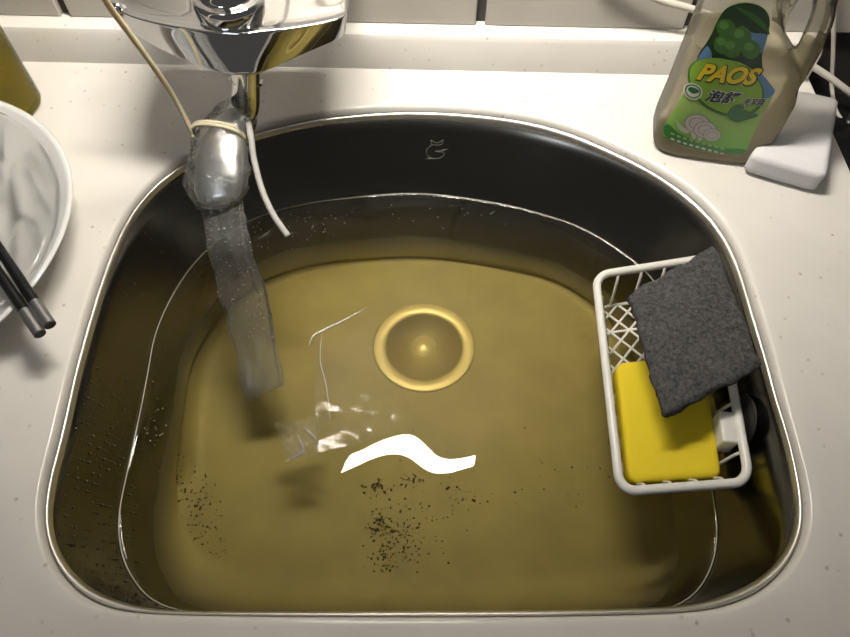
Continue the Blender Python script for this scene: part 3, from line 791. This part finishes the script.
def flat(name, pts, m, lay, parent):
    bm = bmesh.new(); vs_ = [bm.verts.new((u, v_, 0)) for u, v_ in pts]; f = bm.faces.new(vs_)
    us = [p[0] for p in pts]; vv = [p[1] for p in pts]; x = math.floor(min(us)/.003)*.003
    while x < max(us):
        bmesh.ops.bisect_plane(bm, geom=list(bm.verts)+list(bm.edges)+list(bm.faces), plane_co=(x,0,0), plane_no=(1,0,0)); x += .003
    y = math.floor(min(vv)/.006)*.006
    while y < max(vv):
        bmesh.ops.bisect_plane(bm, geom=list(bm.verts)+list(bm.edges)+list(bm.faces), plane_co=(0,y,0), plane_no=(0,1,0)); y += .006
    bmesh.ops.triangulate(bm, faces=list(bm.faces))
    for v_ in bm.verts: v_.co = B(v_.co.x, v_.co.y, front(v_.co.x, v_.co.y)+FO+lay*.00007)

    for f in bm.faces:
        f.normal_update()
        if f.normal.dot(nf) < 0: f.normal_flip()
    return mesh_obj(name, bm, m, parent, False, False)
U = lambda pts: [uv_at(x, y, BD) for x, y in pts]
lab = flat('label', sm(U([(663,136),(680,144),(703,150),(725,153),(743,153.5),(752,137),(765,110),(775,91),(769,83),(761,74),(762,55),(768,35),(770,19),(763,7),(747,2),(730,6),(720,17),(710,38),(697,63),(687,88),(674,113)])), LM['grad'], 0, bottle)
lab['label'] = 'green printed label with coconuts and plates'
def L_(pts, m, lay, smooth=True): return flat('print', sm(U(pts)) if smooth else U(pts), LM[m], lay, lab)
L_([(697,62),(710,38),(720,17),(730,6.5),(747,2.5),(763,7.5),(769.5,19),(767.5,35),(762,55),(761,73),(740,62),(715,58)], 'dark', 1)
L_([(697,64),(703,52),(708,47),(712,56),(708,64)], 'blue', 2); L_([(742,25),(752,32),(762,33),(767,36),(763,50),(757,53),(752,44),(748,36),(740,34)], 'blue', 2)
L_([(755,75),(762,74),(770,83),(775,91),(768,98),(760,95)], 'blue', 2)
for k in range(6):                # palm fronds
    a = 745+k*3-10; L_([(a, 6+k), (a+14, 12+k*2), (a+20, 20+k*3), (a+11, 15+k*2)], 'mid', 3)
for cx, cy, r_ in ((723,44,9.5),(741,36,10.5),(751,49,9.5),(726,28,9.5),(732,47.5,9.8)):
    L_([(cx+math.cos(t)*r_, cy+math.sin(t)*r_) for t in [k*PI/6 for k in range(12)]], 'nut', 4+cy*.02)
    L_([(cx-2+math.cos(t)*r_*.5, cy-3+math.sin(t)*r_*.42) for t in [k*PI/6 for k in range(12)]], 'nutl', 4.2+cy*.02)
L_([(726+38*math.cos(t)-0.12*28*math.sin(t)*-1, 87+29*math.sin(t)+38*.14*math.cos(t)) for t in [k*PI/9 for k in range(18)]], 'mid', 5.5)
L_([(726+36*math.cos(t)+3.4*math.sin(t), 85.5+27.5*math.sin(t)+36*.14*math.cos(t)) for t in [k*PI/9 for k in range(18)]], 'green', 6)
L_([(664,136),(680,144.2),(703,150),(725,153),(742,153.4),(744,149),(722,147.5),(700,142),(680,134),(668,127)], 'deep', 3)
for k in range(2):                # row of tiny characters at the foot (too small to read)
    for j in range(9):
        x, y = 671+j*6.2, 133.5+j*1.65+k*5
        L_([(x, y), (x+3.6, y+.9), (x+3.2, y+2.6), (x-.4, y+1.7)], 'pale' if k == 0 else 'white', 4, False)
for cx, cy, rx, ry in ((697,123,13,9.5),(705,129,12,8.5),(712,134,9,6.5)):
    for f_, c_m, ly_ in ((1, 'plate_d', 5), (.9, 'plate', 5.2), (.62, 'plate_d', 5.4), (.54, 'plate', 5.6)):
        L_([(cx+math.cos(t)*rx*f_, cy+math.sin(t)*ry*f_) for t in [k*PI/6 for k in range(12)]], c_m, ly_+2+(cx-697)*.16)
L_([(676,121),(683,127),(690,130),(686,133),(679,129)], 'plate', 7)
L_([(691,129),(696,130),(695,138),(692,137)], 'plate', 7); L_([(699,132),(703,132),(701,140),(698,139)], 'plate', 7)
L_([(728,116),(738,108),(750,111),(758,115),(746,119),(736,121)], 'leaf', 8); L_([(727,114),(732,106),(741,103),(744,107),(736,113)], 'leaf', 8.2)
L_([(693+9.5*math.cos(t), 92+8*math.sin(t)) for t in [k*PI/6 for k in range(12)]], 'white', 8)
L_([(693+8*math.cos(t), 92+6.6*math.sin(t)) for t in [k*PI/6 for k in range(12)]], 'deep', 8.3)
L_([(693+6.6*math.cos(t), 92+5.4*math.sin(t)) for t in [k*PI/6 for k in range(12)]], 'white', 8.5)
L_([(688,91),(691,88),(697,89),(699,92),(693,94)], 'leaf', 8.8)
def text(body, p0, p1, height_px, m, lay, shear=.25, bold=0.0, name='lettering', stretch=None, sp=1.0):
    """text from pixel p0 to p1 along its baseline, laid on the label"""
    cu = bpy.data.curves.new(name, 'FONT'); cu.body = body; cu.shear = shear; cu.offset = bold; cu.size = 1; cu.resolution_u = 4; cu.space_character = sp
    cu.fill_mode = 'FRONT'
    ob = bpy.data.objects.new('tmp', cu); C.objects.link(ob)
    dg = bpy.context.evaluated_depsgraph_get(); me = bpy.data.meshes.new_from_object(ob.evaluated_get(dg)); bpy.data.objects.remove(ob)
    xs = [v_.co.x for v_ in me.vertices]; ys = [v_.co.y for v_ in me.vertices]
    if not xs: print('EMPTY TEXT', body); return
    a, b_ = Vector(uv_at(*p0, BD)), Vector(uv_at(*p1, BD)); top_ = Vector(uv_at(p0[0]+.47*height_px*.5, p0[1]-height_px, BD))
    hgt = (top_-a).length; e = (b_-a); x0, x1_, y0, y1_ = min(xs), max(xs), min(ys), max(ys); up_ = Vector((-e.y, e.x)).normalized()*hgt
    for v_ in me.vertices:
        u, w_ = (v_.co.x-x0)/(x1_-x0), (v_.co.y-y0)/(y1_-y0); q = a+e*u+up_*w_; v_.co = B(q.x, q.y, front(q.x, q.y)+FO+lay*.00007)
    me.materials.clear(); me.materials.append(LM[m]); o = bpy.data.objects.new(name, me); C.objects.link(o); o.parent = lab; return o
text('PAOS', (695,81.5), (756,86.5), 19.5, 'dark', 9, .22, .075); text('PAOS', (696,80), (755,85), 17.5, 'yellow', 10, .22, .045)
text('DISHWASHING LIQUID', (697,86.5), (755,92), 3.6, 'yellow', 10, .2, .01)
text('泡舒', (703,101), (738,104.5), 13.5, 'white', 9.2, .2, .075); text('泡舒', (704,100.3), (737,103.8), 12, 'black', 10, .2, .03)
text('洗潔精', (740,105), (764,106), 8.5, 'white', 9.2, .2, .06); text('洗潔精', (740.5,104.6), (763.5,105.6), 7.6, 'black', 10, .2, .012)
settle(bottle, bc)

# ------------------------------------------------------------------ white foam block beside the bottle
o = slab('foam_block', [P(798,88,.030), P(840,97,.030), P(828,176,.026), P(751,154,.026)], .024, M['foam'], .003, .0003, 120)
tag(o, 'white foam cleaning block lying beside the soap bottle', 'foam block')
# cream cable running behind the bottle
bm = bmesh.new()
tube(bm, catmull([PY(600,-30,YW-.01), PY(655,-2,YW-.012), PY(698,11,YW-.015), PY(755,36,YW-.02), PY(812,66,YW-.03), PY(850,93,YW-.045), PY(900,135,YW-.06)], 6), .0034, 10)
tag(mesh_obj('power_cable', bm, M['cable']), 'cream cable drooping along the wall behind the soap bottle', 'cable')
bm = bmesh.new()
tube(bm, catmull([PY(836,-30,YW-.006), PY(834,20,YW-.008), PY(833,60,YW-.012), PY(832,90,YW-.02), PY(840,118,YW-.05), PY(870,140,YW-.06)], 6), .0022, 8)
tag(mesh_obj('thin_wire', bm, M['cable']), 'thin pale wire hanging down the wall past the end of the worktop', 'wire')
bm = bmesh.new()
tube(bm, catmull([PY(905,60,YW-.03), PY(862,108,YW-.05), PY(846,128,YW-.06), PY(838,150,YW-.09)], 6), .006, 10)
# (kept short of the worktop edge)
for v_ in bm.verts: v_.co.x = max(v_.co.x, X1+.004)
tag(mesh_obj('black_hose', bm, M['suction']), 'black hose in the gap right of the worktop', 'hose')

# ------------------------------------------------------------------ bowl with crumpled wrap, chopsticks, oil bottle
zr = .040
ptsb = [P(x, y, zr) for x, y in ((20,107),(46,128),(64,157),(73,192),(70,225),(58,253),(35,281))]
A = Matrix(((0.0,)*3,)*3); 
# least-squares circle
import numpy as np
MM = np.array([[2*p.x, 2*p.y, 1] for p in ptsb]); yy = np.array([p.x**2+p.y**2 for p in ptsb]); s_ = np.linalg.lstsq(MM, yy, rcond=None)[0]
bx, by = s_[0], s_[1]; br = math.sqrt(s_[2]+bx*bx+by*by); print('bowl', bx, by, br)
bowl_r = empty('white_bowl', 'shallow white bowl at the left edge of the worktop', 'bowl')
bm = bmesh.new()
disc_lathe(bm, [(.0005, .004), (br*.45, .004), (br*.52, .0), (br*.56, .0), (br*.60, .005), (br*.80, .016), (br*.95, .031), (br*.995, zr-.001), (br, zr), (br*.985, zr+.0008), (br*.965, zr-.001), (br*.92, .032), (br*.76, .020), (br*.55, .010), (.0005, .008)], (bx, by, 0), 96)
mesh_obj('bowl_body', bm, M['ceramic'], bowl_r); settle(bowl_r, (bx, by, 0))
bm = bmesh.new(); rows = []
for i in range(61):
    f = i/60; L = []
    for k in range(120):
        a = 2*PI*k/120; R_ = br*(.04+.93*f*(1+.04*math.sin(5*a)))
        if R_ > br*.93: R_ = br*.93
        p = Vector((bx+math.cos(a)*R_, by+math.sin(a)*R_, 0))
        base = .011+.027*max(0, (R_/br-.5)/.45)**1.3
        hgt = .034*(1-f)**.6*(1 if math.sin(a) > -.2 else .75)
        cr = abs(noise.noise(Vector((p.x*60+p.y*35, p.y*14-p.x*9, 2))))*.030+abs(noise.noise(p*70))*.008+abs(noise.noise(p*170))*.003
        L.append(Vector((p.x, p.y, base+hgt*.8+cr*(1-f*.85))))
    rows.append(L)
loft(bm, rows, True, True)
o = mesh_obj('plastic_wrap', bm, M['wrap']); tag(o, 'crumpled clear plastic wrap heaped in the white bowl', 'plastic wrap')
def chop(p_tip, p_far, label):
    root = empty('chopstick', label, 'chopstick', 'chopsticks on the white bowl')
    d = (p_tip-p_far); ln = d.length; d.normalize(); r_ = .0042
    def seg(a, b_, ra, rb, name, m, cap=True):
        bm = bmesh.new(); tube(bm, [a, a.lerp(b_, .5), b_], [ra, (ra+rb)/2, rb], 20); o = mesh_obj(name, bm, m, root); sharp(o, 50)
    k1 = p_tip-d*.024
    seg(p_far, k1, .0028, r_, 'stick', M['chopstick']); seg(k1, p_tip, r_*1.02, r_*1.04, 'metal_end', M['chop_tip'])
    bm = bmesh.new(); tube(bm, [p_tip, p_tip+d*.0006], .0036, 20); o = mesh_obj('end_plug', bm, M['chop_end'], root); sharp(o, 50)
    settle(root, p_tip)
def ext(a, b_, k): return a+(b_-a)*k
ta, ba = P(40,334,.040), P(2,278,.0455)
tb, bb = P(50,325,.041), P(8,262,.0465)
chop(ta, ext(ta, ba, 3.6), 'black chopstick with grey metal end, the one nearer the viewer')
chop(tb, ext(tb, bb, 3.6), 'black chopstick with grey metal end, the one nearer the sink')
# yellow oil bottle
oil = empty('oil_bottle', 'bottle of yellow oil standing in the far left corner of the worktop', 'bottle')
ob_r = .031; oc = P(10, 98, 0)
e_ = P(40, 112, 0); oc = Vector((e_.x-ob_r, e_.y+.006, 0))
bm = bmesh.new(); disc_lathe(bm, [(.0005, .003), (ob_r*.8, .001), (ob_r*.92, .0006), (ob_r, .006), (ob_r, .13), (ob_r*.9, .145), (ob_r*.5, .165), (ob_r*.42, .20), (.0004, .20)], oc, 48)
mesh_obj('glass', bm, film('oil_bottle_glass', tint=(.97,.96,.85), haze=.03, rough=.05, bstr=0, haze_col=(.7,.65,.2)), oil)
bm = bmesh.new(); disc_lathe(bm, [(.0005, .006), (ob_r*.88, .006), (ob_r*.93, .010), (ob_r*.93, .105), (.0004, .105)], oc, 48)
mo = film('yellow_oil', tint=(.95,.85,.15), haze=.8, rough=.2, bstr=0, haze_col=(.98,.84,.03), fres=1.1, glow=True); mesh_obj('oil', bm, mo, oil)
bm = bmesh.new(); disc_lathe(bm, [(.014, 0), (.014, .03), (.0004, .031)], oc+Vector((0,0,.198)), 24); mesh_obj('cap', bm, M['chopstick'], oil)
q = oc+Vector((.0135, -.0283, .016)); bm = bmesh.new(); disc_lathe(bm, [(.0052, 0), (.005, .0008), (.0004, .001)], q, 20, (.43,-.90,0)); mesh_obj('base_spot', bm, mat('dark_olive_spot', (.03,.035,.01), .5), oil)
settle(oil, oc)

# ------------------------------------------------------------------ small stuff: drops on the walls, bubbles, sediment
def wall_drop(bm, i, z, r_):
    p = wall_xy(i, z); nn = (CEN-p).normalized()
    bmesh.ops.create_icosphere(bm, subdivisions=1, radius=r_, matrix=T(Vector((*p, z))+Vector((nn.x, nn.y, 0))*r_*.25))
bm = bmesh.new()
for k in range(560):
    z = random.uniform(-.072, -.014) if random.random() < .75 else random.uniform(-.10, -.076)
    th = random.gauss(196, 15) if random.random() < .85 else random.uniform(135, 230)
    wall_drop(bm, int(th/360*NA) % NA, z, random.choice((.0005,.0007,.0008,.0012))*random.uniform(.8, 1.2))
o = mesh_obj('water_drops', bm, mat('dark_wet_drop', (.03,.027,.02), .12), None); tag(o, 'tiny dark water drops beaded on the left wall of the sink', 'droplets', kind='stuff')
bm = bmesh.new()
spots = [(235,235,50,22,60), (300,225,30,12,40), (155,420,12,40,25), (420,215,120,10,25)]
for cx, cy, sx_, sy_, cnt in spots:
    for k in range(cnt):
        p = P(random.gauss(cx, sx_*.6), random.gauss(cy, sy_*.6), ZW+.0006)
        i = int((math.atan2(p.y-CEN.y, p.x-CEN.x) % (2*PI))/(2*PI)*NA) % NA
        if (p.xy-CEN).length < (O_wa[i]-CEN).length-.003:
            bmesh.ops.create_icosphere(bm, subdivisions=1, radius=random.uniform(.0003,.0008), matrix=T(p))
o = mesh_obj('surface_bubbles', bm, bpy.data.materials['bright_drop']); tag(o, 'tiny bubbles floating near the far edge of the water', 'bubbles', kind='stuff')
bm = bmesh.new()
for cx, cy, sx_, sy_, cnt in [(378,488,12,6,45),(412,480,12,5,30),(380,525,9,10,80),(402,540,26,26,150),(383,560,10,18,50),(425,505,50,45,60),(200,505,14,30,110),(215,560,18,12,40),(178,485,6,22,50),(560,470,50,40,40),(465,495,18,12,30)]:
    for k in range(cnt):
        p = P(random.gauss(cx, sx_*.7), random.gauss(cy, sy_*.7), ZF+.0010)
        i = int((math.atan2(p.y-CEN.y, p.x-CEN.x) % (2*PI))/(2*PI)*NA) % NA
        if (p.xy-CEN).length < (O_fl[i]-CEN).length:
            r_ = random.uniform(.0003,.0011)
            bmesh.ops.create_icosphere(bm, subdivisions=1, radius=r_, matrix=T(p) @ Matrix.Diagonal((random.uniform(.6,1.5), random.uniform(.6,1.3), .4, 1)))
o = mesh_obj('sediment', bm, mat('dark_sediment', (.035,.03,.018), .9)); tag(o, 'dark specks of sediment settled on the bottom of the sink', 'sediment', kind='stuff')
